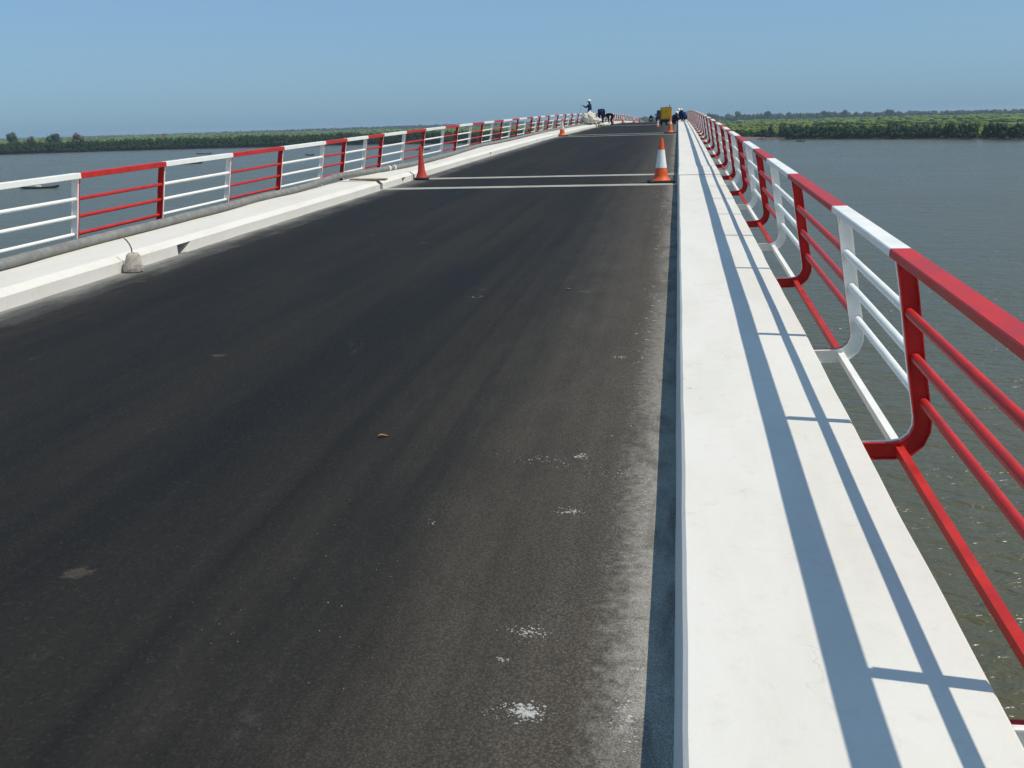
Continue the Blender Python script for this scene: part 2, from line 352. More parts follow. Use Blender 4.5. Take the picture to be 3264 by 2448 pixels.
# front hedge of mangroves along both banks
for side, (xa, xb) in dict(left=(-820, -18), right=(12, 330)).items():
    sp = []
    x = xa
    while x < xb:
        for d in (-1.2, 0.8, 3.5, 7, 11, 16, 22):
            xx = x + rng.uniform(-1.6, 1.6); mw = float(mudw(xx)); dd = d + mw + rng.uniform(-1, 1)
            if mw > 20 and d > 12 and rng.random() < .5: continue
            hmax = (8.4 if side == 'left' else 7.2) * (1 if mw < 20 else .62) * (.88 + .16 * vnoise(xx, dd, 9, 1))
            h = hmax * rng.uniform(.84, 1.06) * (.5 if d < 0 else .85 if d < 2 else 1)
            rx = rng.uniform(1.6, 2.5)
            sp.append((xx, float(ybank(xx)) + dd, GZ + h * .47, rx, h * .53))
        x += rng.uniform(2.0, 3.0) / max(.45, math.cos(math.atan(abs(float(ybank(x + 1) - ybank(x))))))
    scatter('mangrove_thicket', sp, T1, MT['mangrove'], 'dense dark green mangrove thicket lining the ' + ('bank beyond the grey pipe and far railing' if side == 'left' else 'bank beyond the shadowed walkway railing'), 'mangroves')
# marsh scrub behind
for side in ('left', 'right'):
    sp = []
    for i in range(3600 if side == 'left' else 1700):
        u = rng.random(); d = 24 + 420 * u ** 1.5
        x = rng.uniform(-820, -18) * (1 + d / 900) if side == 'left' else rng.uniform(12, 300) * (1 + d / 500)
        y = float(ybank(np.clip(x, -820, 300))) + d + (float(mudw(x)) if side == 'right' else 0)
        h = (4.2 if side == 'right' else 5.4) * (.75 + .4 * vnoise(x, y, 24)) * rng.uniform(.7, 1.1)
        sp.append((x, y, GZ + h * .42, rng.uniform(3.2, 5.5), h * .58))
    scatter('marsh_scrub', sp, T2, MT['scrub'], 'lighter green marsh scrub stretching behind the ' + ('left' if 0 else '') + ('mangroves past the far railing' if side == 'left' else 'mangroves past the near railing'), 'scrub')
sp = []
for i in range(5200):
    d = 440 + 2600 * rng.random() ** 1.25; a = rng.uniform(-.86, .46); dist = 640 + d
    x = dist * math.tan(a); y = 560 + d + (0 if x < 0 else -60)
    if not clear(x, d): continue
    h = 5.0 * (.6 + .7 * vnoise(x, y, 70)) * rng.uniform(.7, 1.2)
    sp.append((x, y, GZ + h * .42, rng.uniform(7, 13), h * .58))
scatter('far_marsh', sp, T3, MT['scrub'], 'hazy green flats of marsh reaching to the horizon', 'marsh')
# far woods
sp = []
for i in range(2600):
    a = rng.uniform(-.86, .46); dist = rng.uniform(2050, 2400) if a > -.14 else rng.uniform(2900, 3400)
    x = dist * math.tan(a); y = dist
    hh = np.interp(a, [-.86, -.5, -.3, -.14, -.05, .06, .14, .31, .46], [5, 8, 13, 17, 17, 18, 16, 11, 10])
    h = hh * rng.uniform(.6, 1.0)
    sp.append((x, y, GZ + h * .5, rng.uniform(5, 9), h * .52))
scatter('far_woodland', sp, T3, MT['woodland'], 'blue hazy line of distant woodland along the horizon', 'woods')

# ---- single trees
def tree(name, x, y, h, rx, mat, label, group=None, trunk=.35, seed=3, nleaf=420):
    t = empty(name, (x, y, WZ + .25)); tag(t, label, 'tree', group)
    b = MB(); g = random.Random(seed)
    b.tube([(0, 0, -.3), (.1, 0, h * .3), (.2, .1, h * .55)], [h * .035, h * .026, h * .014], 8)
    for k in range(5):
        a = k * 1.26 + g.random(); b.tube([(.1, 0, h * .28), (math.cos(a) * rx * .35, math.sin(a) * rx * .35, h * .5), (math.cos(a) * rx * .6, math.sin(a) * rx * .6, h * .7)], [h * .016, h * .010, h * .005], 6)
    b.build('trunk', MT['bark'], t)
    V, F = crown_tpl(nleaf, seed, .11); V = V * np.array([rx, rx, h * (1 - trunk) * .52]); V[:, 2] += h * (trunk + (1 - trunk) * .5)
    o = bpy.data.objects.new('crown', quads_mesh('crown', V, F, mat)); COL.objects.link(o); o.parent = t
    return t
tree('mangrove_tree', 44, 560, 5.2, 3.0, MT['mangrove'], 'small round mangrove standing alone at the edge of the bare mud', trunk=.05, seed=11)
tree('mangrove_tree', 33, 577, 4.2, 2.6, MT['mangrove'], 'low mangrove bush on the bare mud close behind the railing', trunk=.05, seed=12)
tree('mangrove_tree', 58, 541, 7.6, 4.0, MT['mangrove'], 'tall mangrove at the end of the thicket beside the bare mud', trunk=.05, seed=13)
tree('broadleaf_tree', -530, 760, 15.5, 5.2, MT['woodland'], 'dark round tree rising alone above the mangroves past the far railing', trunk=.2, seed=14)
tree('broadleaf_tree', -482, 742, 13.8, 6.0, MT['woodland'], 'dark broad tree beside a bare brownish tree above the mangroves', trunk=.2, seed=15)
tree('bare_tree', -466, 748, 14.2, 6.5, MT['drybush'], 'brownish half bare tree next to a dark broad one above the mangroves', trunk=.2, seed=16, nleaf=200)
tree('bare_tree', -519, 768, 12.8, 4.0, MT['drybush'], 'thin brownish tree just behind the dark round tree above the mangroves', trunk=.2, seed=17, nleaf=110)
tree('dry_bush', -22, 640, 9.5, 8.0, MT['drybush'], 'reddish brown dry bush at the far end of the bridge', trunk=.05, seed=18)
for i, (a, dist, h, rx) in enumerate([(-.012, 1900, 19, 8), (.012, 1950, 21, 8), (.03, 1900, 20, 9), (.055, 2000, 22, 10), (.083, 1950, 21, 8), (.135, 1950, 19, 11), (.152, 2000, 19.5, 10), (.19, 1950, 18, 10), (.275, 1950, 12, 8)]):
    tree('woodland_tree', dist * math.tan(a), dist, h, rx, MT['woodland'], 'round hazy crown standing out above the distant woodland line', 'tall crowns in the far woodland', .3, 30 + i, 160)
# orange marker on the far marsh
t = empty('marker_board', (-378, 720, WZ)); tag(t, 'small orange marker board standing up out of the mangroves', 'marker')
b = MB(); b.bbox(-1.3, 1.3, -.06, .06, 8.0, 11.0, .04); b.build('board', MT['buff'], t)
b = MB(); b.box(-.12, .12, .07, .25, -.5, 10.6); b.build('post', MT['bark'], t)

# ------------------------------------------------------------------ bridge deck, road
YA, YB = -8.0, 560.0
def stations(y0, y1, near=.25):
    ys = [y0]; y = y0
    while y < y1 - 1e-6:
        y = min(y1, y + (near if y < 30 else .8 if y < 100 else 3.0)); ys.append(y)
    return ys
KL = -5.9035; KR = 0.004; ZK = 0.1776; XO = 0.827; XOL = -6.80
b = MB()
b.loft([[(-6.66, y, prof(y) - .06), (.70, y, prof(y) - .06), (.70, y, prof(y) - .30), (-.9, y, prof(y) - .42), (-1.5, y, prof(y) - 1.7), (-4.5, y, prof(y) - 1.7), (-5.1, y, prof(y) - .42), (-6.66, y, prof(y) - .30)] for y in stations(YA, YB, 2)])
tag(b.build('bridge_deck', MT['grey_conc']), kind='structure')
b = MB(); xs = np.linspace(KL - .03, KR + .03, 13)
b.loft([[(x, y, prof(y) + .004 * math.sin(x * 2.2 + y * .31) * (1 if y > 0 else 1) * .5) for x in xs] for y in stations(YA, YB, .5)], closed=False)
road = tag(b.build('road', MT['asphalt'], smooth=True), kind='structure')
# expansion joints: two pale mortar bands with a dark sealed groove each
JOINTS = [(20.1, 22.75), (50.4, 53.05), (79.6, 82.3), (110.4, 113.0), (140.6, 143.2)]
def strip(y0, y1, z, name, mat, s):
    b = MB(); xs = np.linspace(KL + .02, KR - .02, 40)
    r = []
    for x in xs:
        a = y0 + wob(x * 2.3, s, .018); c = y1 + wob(x * 2.7, s + 4, .018); q = prof(a); q2 = prof(c)
        r.append([(x, a, q - .02), (x, a, q + z), (x, c, q2 + z), (x, c, q2 - .02)])
    b.loft(r); return b.build(name, mat, road)
for k, (ja, jb) in enumerate(JOINTS):
    for q, yy in enumerate((ja, jb)):
        strip(yy - .17, yy - .035, .008, 'joint_strip', MT['joint'], k * 3 + q)
        strip(yy + .035, yy + .17, .008, 'joint_strip', MT['joint'], k * 3 + q + 1.5)
        strip(yy - .045, yy + .045, .003, 'joint_seal', MT['gap'], k + q)

# ------------------------------------------------------------------ pavements
def seg_list(cover_missing):
    L = []; y = YA
    for k, (ja, jb) in enumerate(JOINTS):
        L.append((y, ja - .12, 0)); 
        if k != cover_missing: L.append((ja - .10, jb - .35, 1))
        y = jb - .33
    L.append((y, YB, 0)); return L
pr = tag(empty('pavement_right'), kind='structure'); pl = tag(empty('pavement_left'), kind='structure')
for k, (y0, y1, cov) in enumerate(seg_list(2)):
    b = MB(); rings = []; dz = .010 if cov else 0; dx = -.008 if cov else 0
    for y in stations(y0, y1, .2):
        p = prof(y); e = wob(y, 1, .0028); e2 = wob(y * .8, 5, .005); zt = ZK + dz + wob(y * .5, 2, .003)
        rings.append([(KR + dx + e * .6, y, p - .07), (KR + dx + .031 + e, y, p + zt - .012), (KR + dx + .045 + e * 1.3, y, p + zt), (.4, y, p + zt + .002), (XO - .012 + e2, y, p + zt), (XO + e2, y, p + zt - .014), (XO - .01, y, p - .16), (.62, y, p - .18), (.60, y, p - .07)])
    b.loft(rings); b.build('concrete_slab', MT['white_conc'], pr)
HOLES = [(11.25, 11.62), (21.55, 21.9), (32.3, 32.65), (43.3, 43.65), (62, 62.3), (72.5, 72.8)]
for k, (y0, y1, cov) in enumerate(seg_list(2)):
    ys = set(stations(y0, y1, .25)); hs = [h for h in HOLES if y0 < h[0] and h[1] < y1]
    for h in hs: ys = {y for y in ys if not (h[0] - .12 < y < h[1] + .12)} | set(h)
    ys = sorted(ys); b = MB(); HZ = .118; dz = .010 if cov else 0
    def cs(y):
        p = prof(y); e = wob(y, 8, .008); zt = ZK + dz + wob(y * .6, 3, .004)
        return [(KL + .006 + e, y, p + HZ), (KL - .03 + e, y, p + zt - .045), (KL - .085 + e, y, p + zt), (XOL + .015, y, p + zt + .002), (XOL, y, p + zt - .015), (XOL + .01, y, p - .16), (XOL + .2, y, p - .18), (XOL + .2, y, p - .07), (KL - .33, y, p - .07), (KL - .33, y, p + HZ)]
    b.loft([cs(y) for y in ys])
    # lower part of the kerb, broken by the drain openings
    cuts = [y0] + [q for h in hs for q in h] + [y1]
    for a, c in zip(cuts[0::2], cuts[1::2]):
        yy = [q for q in ys if a <= q <= c]
        ends = {h[1] for h in hs}
        b.loft([[(KL + .012 + wob(q, 8, .008), q - (.18 if q in ends else 0), prof(q) - .05), (KL + .0055 + wob(q, 8, .008), q, prof(q) + HZ + .0005), (KL - .325, q, prof(q) + HZ - .002), (KL - .325, q - (.18 if q in ends else 0), prof(q) - .05)] for q in yy])
    b.build('concrete_slab', MT['white_conc_l'], pl)

# ------------------------------------------------------------------ railings
RT0, RT1, RX0, RX1 = .950, .990, .930, 1.026
TUBES = [(1.028, .706), (1.069, .500), (1.118, .293)]
ry = [-1.9, 0.30, 2.44, 4.64, 6.40, 8.98, 11.14, 13.17, 15.22, 17.4, 19.5, 20.75, 22.3, 24.3]
while ry[-1] < 232: ry.append(ry[-1] + 2.12)
ly = [2.5, 4.6, 6.7, 8.8, 10.95, 13.0, 15.15, 17.3, 19.5, 20.85, 22.35, 23.65, 25.7, 27.8, 30.2, 32.2, 34.4, 36.5, 38.55, 40.7, 42.9, 44.9, 47.2, 49.35, 50.9, 52.2, 53.9]
while ly[-1] < 232: ly.append(ly[-1] + 2.12)
# plate outline of a post in (x, z): inner then outer edge, with the foot curved in under the pavement
def post_outline():
    inn = [(.958, RT0 - .002), (.985, .80), (1.035, .48), (1.082, .215)]; out = [(1.036, RT0 - .002), (1.064, .80), (1.114, .48), (1.162, .215)]
    ci = [(1.082, .175), (1.066, .135), (1.035, .108), (.99, .098)]; co = [(1.160, .150), (1.135, .085), (1.085, .038), (1.01, .018)]
    inn += ci + [(XO - .04, .090)]; out += co + [(XO - .04, .010)]
    return inn, out
INN, OUT = post_outline()
def railing(side):
    RT0, RT1 = (.950, .990) if side > 0 else (.938, 1.004)
    ys = ry if side > 0 else ly
    def X(x): return x if side > 0 else (KL + KR) - x
    root = empty('railing', (X(.85), 0, 0)); ox = -X(.85)
    far = MB()
    def put(b, name, mat, y):
        if y < 150: b.v = [(v[0] + ox, v[1], v[2]) for v in b.v]; return b.build(name, MT[mat], root, smooth=(name == 'rail'))
        n = len(far.v); far.v += [(v[0] + ox, v[1], v[2]) for v in b.v]; far.f += [tuple(i + n for i in f) for f in b.f]; far.m += [0 if mat == 'red' else 1] * len(b.f)
    cols = []
    red = True if side > 0 else False
    # right: the panel nearer than 4.70 is red; left: the panel from 10.95 to 13.0 is red
    for i in range(len(ys) - 1):
        if side > 0: c = 'red' if (i - 2) % 2 == 0 else 'white'
        else: c = 'red' if (i - 4) % 2 == 0 else 'white'
        cols.append(c)
    for i in range(len(ys) - 1):
        a, c = ys[i], ys[i + 1]; pa, pc = prof(a), prof(c); col = cols[i]; nseg = 14 if a < 20 else 8
        b = MB(); ch = .005
        def sec(y, p): return [(X(RX0 + ch), y, p + RT0), (X(RX1 - ch), y, p + RT0), (X(RX1), y, p + RT0 + ch), (X(RX1), y, p + RT1 - ch), (X(RX1 - ch), y, p + RT1), (X(RX0 + ch), y, p + RT1), (X(RX0), y, p + RT1 - ch), (X(RX0), y, p + RT0 + ch)]
        b.loft([sec(a + .001, pa), sec(c - .001, pc)]); put(b, 'top_rail', col, a)
        for tx, tz in TUBES:
            b = MB(); b.tube([(X(tx), a + .004, pa + tz), (X(tx), c - .004, pc + tz)], .0215 if a < 60 else .022, nseg); put(b, 'rail', col, a)
        b = MB(); r = .019
        def sq(y, p): return [(X(1.03 - r), y, p + .062 - r), (X(1.03 + r), y, p + .062 - r), (X(1.03 + r), y, p + .062 + r), (X(1.03 - r), y, p + .062 + r)]
        b.loft([sq(a + .004, pa), sq(c - .004, pc)]); put(b, 'bottom_bar', col, a)
        for (yy, s) in ((a, 1), (c, -1)):
            b = MB(); p = prof(yy); t0, t1 = yy + s * .0005, yy + s * .0095
            e0 = [[(X(i_[0]), t0, p + i_[1]), (X(o_[0]), t0, p + o_[1]), (X(o_[0]), t1, p + o_[1]), (X(i_[0]), t1, p + i_[1])] for i_, o_ in zip(INN, OUT)]
            b.loft(e0)
            if yy < 45:                                     # thin flanges along both edges of the plate
                t2 = yy + s * .024
                for A, B in ((INN, OUT), (OUT, INN)):
                    fl = []
                    for i_, o_ in zip(A, B):
                        d = Vector((o_[0] - i_[0], o_[1] - i_[1])); d = d / max(d.length, 1e-6) * .006
                        fl.append([(X(i_[0]), t1 - s * .001, p + i_[1]), (X(i_[0]), t2, p + i_[1]), (X(i_[0] + d.x), t2, p + i_[1] + d.y), (X(i_[0] + d.x), t1 - s * .001, p + i_[1] + d.y)])
                    b.loft(fl)
            put(b, 'post', col, a)
    if far.v:
        o = far.build('distant_rails', [MT['red'], MT['white']], root); o['kind'] = 'stuff'
    return root
tag(railing(1), 'red and white tube railing casting its shadow across the white walkway', 'railing')
tag(railing(-1), 'red and white tube railing standing behind the long grey pipe', 'railing')

# ------------------------------------------------------------------ pipe, plank, lump
px = [(-6.70, 2.0), (-6.70, 5.0), (-6.66, 8.0), (-6.66, 9.1), (-6.70, 10.05), (-6.73, 11.2), (-6.72, 12.45), (-6.75, 13.4), (-6.75, 14.5), (-6.82, 16.1), (-6.74, 17.4), (-6.78, 19.1), (-6.80, 20.7), (-6.66, 22.4), (-6.47, 24.2), (-6.45, 25.6), (-6.47, 28.6), (-6.62, 31.7), (-6.78, 35.5), (-6.70, 37.4), (-6.62, 42.0), (-6.72, 49), (-6.76, 55.5), (-6.74, 60), (-6.74, 68), (-6.72, 75.5)]
b = MB(); fine = []
for i in range(len(px) - 1):
    p0 = px[max(0, i - 1)]; p1 = px[i]; p2 = px[i + 1]; p3 = px[min(len(px) - 1, i + 2)]
    for k in range(6):
        t = k / 6; q = [.5 * (2 * p1[j] + (p2[j] - p0[j]) * t + (2 * p0[j] - 5 * p1[j] + 4 * p2[j] - p3[j]) * t * t + (3 * p1[j] - p0[j] - 3 * p2[j] + p3[j]) * t ** 3) for j in (0, 1)]
        fine.append(q)
def pipe_z(x, y):
    lift = .05 * math.exp(-((y - 20.0) / 1.6) ** 2)
    return prof(y) + ZK + .058 + lift + .004
b.tube([(x, y, pipe_z(x, y)) for x, y in fine], [.056 + .0015 * math.sin(i * 1.3) for i in range(len(fine))], 14)
pipe = tag(b.build('pipe', MT['pipe'], smooth=True), 'long grey plastic pipe snaking along the left kerb walkway under the railing', 'pipe')
for y in (19.9, 21.9, 23.0, 23.3, 32.0, 33.9):            # pale bands and couplings on the pipe
    i = min(range(len(fine)), key=lambda k: abs(fine[k][1] - y)); x, yy = fine[i]; x2, y2 = fine[i + 1]
    d = Vector((x2 - x, y2 - yy, pipe_z(x2, y2) - pipe_z(x, yy))).normalized(); c = Vector((x, yy, pipe_z(x, yy)))
    b = MB(); b.tube([c - d * .03, c + d * .03], .0605, 14); b.build('band', MT['white'] if y in (23.0, 23.3) else MT['pipe'], pipe, smooth=True)
t = MB(); P = prof(19.9); L = []
for q, (x, y, z) in enumerate([(-6.62, 20.25, ZK + .022), (-6.2, 20.1, ZK + .026), (-5.78, 19.95, ZK + .030)]):
    L.append([(x, y - .10, prof(19.9) + z - .016), (x, y + .10, prof(20.1) + z - .016), (x, y + .10, prof(20.1) + z + .018), (x, y - .10, prof(19.9) + z + .018)])
t.loft(L); tag(t.build('plank', MT['wood']), 'short weathered brown plank laid across the left kerb under the pipe', 'plank')
b = MB(); rings = []; g = random.Random(5)
for r, z, ox in [(.078, 0, 0), (.098, .010, 0), (.101, .045, 0), (.096, .08, .002), (.088, .12, .005), (.077, .16, .010), (.066, .19, .014), (.046, .205, .016), (.010, .208, .016)]:
    rings.append([(ox + r * (1 + .07 * math.cos(3 * a + 1) + g.uniform(-.11, .11)) * math.cos(a), .92 * r * (1 + .08 * math.sin(2 * a) + g.uniform(-.09, .09)) * math.sin(a), z + (g.uniform(-.012, .008) if z > .02 else 0)) for a in [2 * math.pi * k / 18 for k in range(18)]])
b.loft(rings)
lump = b.build('concrete_block', MT['lump'], loc=(-5.775, 10.02, prof(10.02) + .002))
tag(lump, 'rough lump of concrete with a wire hook at the left kerb', 'concrete block')
b = MB(); b.tube([(0, 0, .19), (.0, 0, .25), (-.018, .0, .30), (-.05, .0, .345), (-.07, 0, .36)], .007, 8); b.build('wire_hook', MT['steel'], lump, smooth=True)

# ------------------------------------------------------------------ traffic cones
def cone(x, y, h, bw, bands, body, band, label, group=None, square=True, tilt=0, rz=0.0):
    t = empty('traffic_cone', (x, y, prof(y)), rz); tag(t, label, 'traffic cone', group)
    b = MB()
    if square: b.bbox(-bw, bw, -bw, bw, .010, .055, .016)
    else: b.lathe([(bw * .85, .008), (bw, .02), (bw * .98, .045), (bw * .8, .055), (bw * .5, .06)], 22)
    b.build('base', MT['rubber'] if body != 'orange_old' or bw > .2 else MT['orange_old'], t, smooth=not square)
    r0_, r1_ = bw * .60, .032
    def rad(u): return r0_ * (1 - u) ** 1.0 * (1 - .28 * u * (1 - u)) + r1_ * u + (.05 * bw / .26 * max(0, 1 - u / .08) ** 2)
    zs = lambda u: .05 + (h - .05) * u
    cur = 0.0; segs = []
    for (u0, u1) in bands: segs.append((cur, u0, body)); segs.append((u0, u1, band)); cur = u1
    segs.append((cur, 1.0, body))
    for (u0, u1, mt) in segs:
        n = 5; pf = [(rad(u0 + (u1 - u0) * k / n) + (.002 if mt == band else 0), zs(u0 + (u1 - u0) * k / n)) for k in range(n + 1)]
        b = MB()
        if u1 == 1.0: pf += [(r1_ + .004, h - .03), (r1_ + .004, h - .012), (r1_ * .8, h), (.005, h + .002)]
        b.lathe(pf, 22); b.build('stripe' if mt == band else 'body', MT[mt], t, smooth=True)
    if tilt: t.rotation_euler = (tilt, 0, rz)
    return t
cone(-.31, 20.50, .86, .255, [(.30, .73)], 'orange', 'band', 'bright orange cone with wide white band and black base by the right kerb', rz=.12)
cone(-.37, 52.2, .84, .26, [(.50, .66)], 'orange_old', 'band_old', 'faded orange cone with narrow pale band in front of yellow generator', rz=-.2)
cone(-1.31, 69.5, .46, .14, [(.16, .46), (.56, .84)], 'orange_old', 'band', 'small cone with two white bands left of the yellow generator', square=False)
cone(-5.70, 22.55, .74, .17, [], 'redcone', 'band', 'plain red cone without bands at the left kerb joint', square=False)
cone(-5.72, 51.7, .84, .26, [(.36, .86)], 'orange', 'band_old', 'orange cone with worn pale upper half beside the left kerb before the heap', rz=.3)
cone(-5.28, 84.6, .42, .15, [(.3, .55)], 'orange', 'band_old', 'short orange cone at the feet of the bending worker', square=False)
cone(-5.45, 88.5, .60, .17, [(.45, .7)], 'redcone', 'band_old', 'taller reddish cone just behind the bending workers', square=False)
cone(-5.60, 108, .70, .22, [(.45, .9)], 'orange', 'band', 'cone with white upper half by the left kerb, next beyond the bending workers')
cone(-5.55, 134, .72, .22, [(.45, .9)], 'orange', 'band', 'cone with white upper half on the very crest, before the plain red one')
cone(-5.50, 152, .72, .18, [], 'redcone', 'band', 'plain red cone far along the left kerb over the crest', square=False)

# ------------------------------------------------------------------ people
DG = None
def skin_mesh(name, pts, edges, rads, subd=1):
    me = bpy.data.meshes.new(name); me.from_pydata(pts, edges, []); o = bpy.data.objects.new(name, me); COL.objects.link(o)
    md = o.modifiers.new('s', 'SKIN'); md.use_smooth_shade = True
    for i, r in enumerate(rads): o.data.skin_vertices[0].data[i].radius = r if hasattr(r, '__len__') else (r, r)
    o.data.skin_vertices[0].data[0].use_root = True
    s = o.modifiers.new('d', 'SUBSURF'); s.levels = subd; s.render_levels = subd
    dg = bpy.context.evaluated_depsgraph_get(); nm = bpy.data.meshes.new_from_object(o.evaluated_get(dg)); bpy.data.objects.remove(o); bpy.data.meshes.remove(me)
    nm.name = name; return nm
def person(loc, rz, J, cloth, label, helmet=True, gloves=True, group=None, cat='person', scale=1.0, hip=None):
    # J: joint positions, facing +Y, in metres
    names = ['pelvis', 'belly', 'chest', 'neck', 'chin', 'head', 'crown', 'shl', 'ell', 'wrl', 'shr', 'elr', 'wrr', 'hil', 'knl', 'anl', 'tol', 'hir', 'knr', 'anr', 'tor']
    E_ = [('pelvis', 'belly'), ('belly', 'chest'), ('chest', 'neck'), ('neck', 'chin'), ('chin', 'head'), ('head', 'crown'), ('chest', 'shl'), ('shl', 'ell'), ('ell', 'wrl'), ('chest', 'shr'), ('shr', 'elr'), ('elr', 'wrr'),
          ('pelvis', 'hil'), ('hil', 'knl'), ('knl', 'anl'), ('anl', 'tol'), ('pelvis', 'hir'), ('hir', 'knr'), ('knr', 'anr'), ('anr', 'tor')]
    rd = dict(pelvis=(.15, .125), belly=(.145, .115), chest=(.16, .125), neck=.062, chin=.075, head=.098, crown=.06, shl=.085, ell=.058, wrl=.042, shr=.085, elr=.058, wrr=.042, hil=.105, knl=.078, anl=.058, tol=.045, hir=.105, knr=.078, anr=.058, tor=.045)
    idx = {n: i for i, n in enumerate(names)}
    me = skin_mesh('body', [J[n] for n in names], [(idx[a], idx[c]) for a, c in E_], [tuple(q * (1.18 if n[:2] not in ('ch', 'he', 'cr', 'wr', 'to') or n == 'chest' else 1) for q in (rd[n] if hasattr(rd[n], '__len__') else (rd[n], rd[n]))) for n in names])
    for mt in (cloth, 'skin', 'boot'): me.materials.append(MT[mt])
    co = np.array([v.co for v in me.vertices]); jp = np.array([J[n] for n in names]); near = np.argmin(((co[:, None] - jp[None]) ** 2).sum(2), 1)
    for p in me.polygons:
        k = names[near[p.vertices[0]]]; p.material_index = 1 if k in ('neck', 'chin', 'head', 'crown', 'wrl', 'wrr') and k != 'neck' else 2 if k in ('tol', 'tor', 'anl', 'anr') else 0; p.use_smooth = True
    o = bpy.data.objects.new('person', me); COL.objects.link(o); o.location = loc; o.rotation_euler = (0, 0, rz); o.scale = (scale,) * 3
    tag(o, label, cat, group)
    H = Vector(J['head']); N = Vector(J['neck']); upv = (H - Vector(J['chin'])).normalized() if (H - Vector(J['chin'])).length > .01 else Vector((0, 0, 1))
    look = Vector(J.get('look', (0, 1, 0))); side = look.cross(upv).normalized(); look = upv.cross(side).normalized()
    Rm = Matrix((side, look, upv)).transposed()
    def place(b): b.v = [tuple(H + Rm @ Vector(v)) for v in b.v]
    # face: nose, eyes, mouth, ears
    b = MB(); b.loft([[(-.006, .095, .02), (.006, .095, .02), (.006, .09, .025), (-.006, .09, .025)], [(-.018, .118, -.03), (.018, .118, -.03), (.016, .08, -.035), (-.016, .08, -.035)]]); place(b); b.build('nose', MT['skin'], o)
    for s in (-1, 1):
        b = MB(); b.lathe([(.004, -.03), (.018, -.02), (.02, .01), (.012, .03)], 8, c=(s * .098, .0, 0)); place(b); b.build('ear', MT['skin'], o, smooth=True)
        b = MB(); b.lathe([(.002, -.008), (.012, -.004), (.012, .004), (.002, .008)], 8, c=(s * .035, .092, .02)); place(b); b.build('eye', MT['dark'], o, smooth=True)
    b = MB(); b.box(-.026, .026, .083, .098, -.066, -.056); place(b); b.build('mouth', MT['boot'], o)
    if helmet:
        b = MB(); b.lathe([(.150, .030), (.148, .038), (.128, .045), (.126, .075), (.112, .12), (.085, .150), (.045, .168), (.004, .173)], 18)
        b.loft([[(math.sin(a) * .125, math.cos(a) * .125, .032), (math.sin(a) * .165, math.cos(a) * .19, .024), (math.sin(a) * .165, math.cos(a) * .19, .030), (math.sin(a) * .125, math.cos(a) * .125, .044)] for a in [R(q) for q in range(-60, 61, 15)]])
        place(b); b.build('helmet', MT['helmet'], o, smooth=True)
    for s, el, wr in (('l', 'ell', 'wrl'), ('r', 'elr', 'wrr')):
        W_ = Vector(J[wr]); d = (W_ - Vector(J[el])).normalized(); sd_ = d.cross(Vector((.3, .1, 1))).normalized(); nn = sd_.cross(d)
        b = MB(); b.loft([[W_ + d * t - sd_ * ww - nn * .016, W_ + d * t + sd_ * ww - nn * .016, W_ + d * t + sd_ * ww + nn * .016, W_ + d * t - sd_ * ww + nn * .016] for t, ww in ((0, .03), (.05, .044), (.10, .042))])
        for k, ln in enumerate((.075, .085, .08, .062)):
            p = W_ + d * .095 + sd_ * (-.032 + .0215 * k); b.tube([p, p + d * ln * .5 - nn * .006, p + d * ln * .9 - nn * .03], [.0105, .0098, .008], 6)
        p = W_ + d * .03 - sd_ * .04; b.tube([p, p + d * .035 - sd_ * .028, p + d * .07 - sd_ * .03 - nn * .012], [.013, .012, .009], 6)
        b.build('hand', MT['glove'] if gloves else MT['skin'], o, smooth=True)
    return o
STAND = dict(pelvis=(0, 0, .93), belly=(0, 0, 1.10), chest=(0, 0, 1.32), neck=(0, 0, 1.50), chin=(0, .02, 1.56), head=(0, .03, 1.64), crown=(0, .02, 1.71), shl=(-.18, 0, 1.40), shr=(.18, 0, 1.40),
             ell=(-.22, .24, 1.22), wrl=(-.16, .47, 1.40), elr=(.26, -.06, 1.12), wrr=(.22, .16, .98), hil=(-.09, 0, .86), knl=(-.10, .02, .48), anl=(-.11, -.03, .10), tol=(-.12, .13, .045), hir=(.09, 0, .86), knr=(.10, .02, .48), anr=(.11, -.03, .10), tor=(.12, .13, .045))
BENT = dict(pelvis=(0, -.12, .88), belly=(0, .03, .98), chest=(0, .24, .99), neck=(0, .40, .93), chin=(0, .46, .91), head=(0, .53, .90), crown=(0, .60, .90), look=(0, .35, -1), shl=(-.18, .30, .95), shr=(.18, .30, .95),
            ell=(-.20, .38, .66), wrl=(-.12, .46, .42), elr=(.20, .38, .66), wrr=(.12, .48, .42), hil=(-.10, -.12, .82), knl=(-.13, -.05, .46), anl=(-.15, -.10, .10), tol=(-.17, .06, .045), hir=(.10, -.12, .82), knr=(.13, -.05, .46), anr=(.15, -.10, .10), tor=(.17, .06, .045))
SQUAT = dict(pelvis=(0, -.16, .27), belly=(0, -.10, .40), chest=(0, .04, .58), neck=(0, .14, .70), chin=(0, .18, .74), head=(0, .22, .80), crown=(0, .26, .86), look=(0, 1, -.6), shl=(-.18, .06, .64), shr=(.18, .06, .64),
             ell=(-.24, .24, .46), wrl=(-.10, .44, .36), elr=(.24, .24, .46), wrr=(.10, .46, .36), hil=(-.11, -.12, .26), knl=(-.18, .24, .46), anl=(-.15, .02, .10), tol=(-.17, .18, .045), hir=(.11, -.12, .26), knr=(.18, .24, .46), anr=(.15, .02, .10), tor=(.17, .18, .045))
def at(x, y, z=0): return (x, y, prof(y) + z)
person(at(-6.42, 76.6, ZK + .004), R(80), STAND, 'blue', 'standing worker in blue coverall and white helmet with one arm raised')
person(at(-5.86, 80.2, .12), R(-4), BENT, 'navy', 'worker in dark clothes bent over with back turned beside the white heap', scale=1.12)
